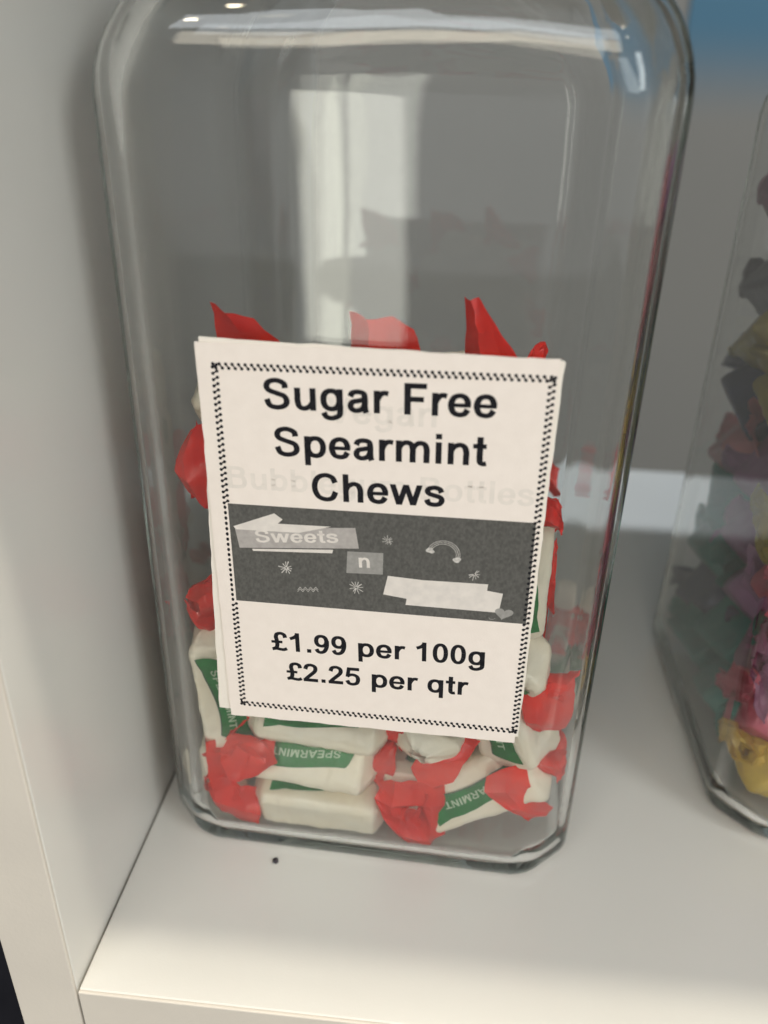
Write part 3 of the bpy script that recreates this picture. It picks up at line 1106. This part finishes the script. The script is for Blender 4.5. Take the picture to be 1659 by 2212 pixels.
fold('red tail above the left part', [
    [(-31, -42, 132), (-24, -43, 132), (-17, -42, 131)],
    [(-33.5, -43, 139), (-27, -46, 140), (-18, -44, 138)],
    [(-34.5, -43, 146.8), (-30, -47, 145.5), (-25, -45, 144), (-20, -43, 142.0)][:3]])
fold('cream side above', [
    [(-4, -44, 131), (0, -47, 132), (5, -44, 132), (11, -45, 132)],
    [(-4.5, -45, 139), (0, -49, 139), (5, -46, 139), (10.5, -47, 138)],
    [(-5, -45, 146.5), (-1, -48, 146), (4, -46, 146.3), (8, -46, 144)]])
fold('tall pointed red tail', [
    [(20, -37, 128), (24, -40, 128), (28, -38, 129), (33, -37, 128)],
    [(18.5, -38, 136), (22, -42, 136), (26, -39, 136), (31, -39, 134.5)],
    [(18, -39, 143), (20.5, -43, 143), (24, -40, 142), (28, -39, 139)],
    [(17.2, -39, 149.3), (19, -41, 149), (20.5, -40, 149.6), (22, -39, 147)]])
fold('large red end left', [
    [(-35, -47, 122), (-38, -48, 121), (-40, -46, 119)],
    [(-35, -50, 115), (-41, -50, 114), (-44.5, -47, 112)],
    [(-35, -50, 108), (-40, -51, 109), (-45, -47.5, 110)],
    [(-34, -48, 101), (-37, -49, 102), (-41, -48, 105)]])


def seg_dist(p1, d1, h1, p2, d2, h2):
    best = 1e9
    for i in (-1, -0.5, 0, 0.5, 1):
        a = p1 + d1 * (h1 * i)
        k = max(-h2, min(h2, (a - p2).dot(d2)))
        b = p2 + d2 * k
        k1 = max(-h1, min(h1, (b - p1).dot(d1)))
        best = min(best, (p1 + d1 * k1 - b).length)
    return best


def pack(existing, n, zone, seed, rad=7.6, half=12.0, tries=70, zmax=130):
    """drop capsules one by one to the lowest free place found"""
    rnd = random.Random(seed)
    placed = list(existing)
    new = []
    for _ in range(n):
        best = None
        for _t in range(tries):
            th_ = rnd.uniform(0, 2 * math.pi)
            el = rnd.gauss(0, 0.28)
            d = Vector((math.cos(th_) * math.cos(el), math.sin(th_) * math.cos(el), math.sin(el)))
            x, y = rnd.uniform(-1, 1), rnd.uniform(-1, 1)
            z = 11.5
            while z < zmax:
                x0, x1, y0, y1 = zone(z)
                c = Vector(((x0 + x1) / 2 + x * (x1 - x0) / 2, (y0 + y1) / 2 + y * (y1 - y0) / 2, z))
                ex, ey, ez = (abs(d.x) * (half + 3) + 6, abs(d.y) * (half + 3) + 6, abs(d.z) * half + 6.5)
                if abs(c.x) + ex > 51 or abs(c.y) + ey > 51 or c.z - ez < 4.6:
                    z += 3
                    continue
                if all(seg_dist(c, d, half, q_[0], q_[1], half) > 2 * rad for q_ in placed if (q_[0] - c).length < 2 * (rad + half)):
                    break
                z += 3
            if z < zmax and (best is None or z < best[0].z):
                best = (c, d)
        if best is None:
            break
        placed.append(best)
        new.append(best)
    return new


def zone1(z):
    if z < 45:
        return (-42, 42, -40, 34)
    k = (z - 45) / 90
    return (-24, 22, -38, 30 - 34 * k)


for k, (c, d) in enumerate(pack(PLACED, 30, zone1, 5)):
    rr = random.Random(k)
    chew(c, d, (rr.uniform(-1, 1), rr.uniform(-1, 0.2), rr.uniform(0, 1)),
         'red and white chew buried in the heap behind the front chews', 'chews buried in the heap', var=k, tw=(k, k + 3), ln=(7 + k % 4, 8))

# ------------------------------------------------------------------ mixed sweets in the second jar
D2 = (25.0, 19.0, 16.5)
SW_B = [body_mesh('wrapper', D2, 20 + i) for i in range(3)]
SWEET = {}


def sweet(center, X, N, colr, label, group='wrapped sweets in the right-hand jar', var=0):
    key = (colr, var % 3)
    if key not in SWEET:
        b = SW_B[var % 3].copy()
        b.materials.clear()
        b.materials.append(M[colr])
        SWEET[key] = b
    b = SWEET[key]
    lm = settle(orient(center, X, N), b)
    e = empty('wrapped_sweet', JAR2 @ lm)
    tag(e, label, 'sweet', group)
    obj('wrapper', b, None, e)
    for k in (0, 1):
        twist_obj(e, lm, 200 + var * 7 + k, M[colr], D2[0], 1 if k else -1, 10 + var % 3 * 2, 11)
    return (lm.translation / MM, Vector(X).normalized())


P2 = []
LEVEL = ['at the very bottom', 'one up from the bottom', 'two up from the bottom', 'just below mid height', 'at mid height', 'just above mid height',
         'in the upper third', 'near the top', 'topmost']
ROWS = [('yellow', 'teal', 'teal'), ('pink', 'teal', 'navy'), ('plum', 'purple', 'teal'), ('pink', 'purple', 'teal'), ('olive', 'purple', 'rose'),
        ('yellow', 'olive', 'navy'), ('navy', 'slate', 'olive'), ('rose', 'rose', 'slate'), ('rose', 'purple', 'plum')]
rj = random.Random(31)
for li, row in enumerate(ROWS):
    for yi, colr in enumerate(row):
        y = (-37, -7, 23)[yi] + rj.uniform(-3, 3)
        z = 14 + li * 18.6 + rj.uniform(-3, 3) + (4 if yi == 1 else 0)
        X = (rj.uniform(0.5, 1), rj.uniform(-0.3, 0.5), rj.uniform(-0.5, 0.5)) if yi == 0 else (rj.uniform(-0.3, 0.3), 1, rj.uniform(-0.6, 0.6))
        x = -38 if yi == 0 else -41
        P2.append(sweet((x, y, z), X, (-0.6, -0.3, 0.7), colr,
                        '%s wrapped sweet %s of the right-hand jar, %s' % (colr, ('at the front', 'against the left glass', 'at the back left')[yi], LEVEL[li]), var=li * 3 + yi))
cols = ('purple', 'rose', 'olive', 'pink', 'plum', 'teal', 'yellow', 'slate')
for k, (c, d) in enumerate(pack(P2, 30, lambda z: (-12, 40, -40, 40), 9, rad=8.0, half=8.0, tries=40, zmax=164)):
    cc = cols[k % len(cols)]
    sweet(c, d, (0.2, 0.1, 1), cc, cc + ' wrapped sweet buried deep inside the right-hand jar', cc + ' sweets buried in the right-hand jar', var=k)

# ------------------------------------------------------------------ crumb on the shelf
bm = bmesh.new()
bmesh.ops.create_icosphere(bm, subdivisions=2, radius=0.00085)
for v in bm.verts:
    v.co *= 1 + 0.35 * noise.noise(v.co * 1400)
    v.co.z *= 0.6
me = bpy.data.meshes.new('crumb')
bm.to_mesh(me)
bm.free()
cr = obj('crumb', me, M['crumb'])
cr.location = (0.0376, 0.0396, 0.00042)
tag(cr, 'tiny black crumb on the white shelf in front of the jar', 'crumb')
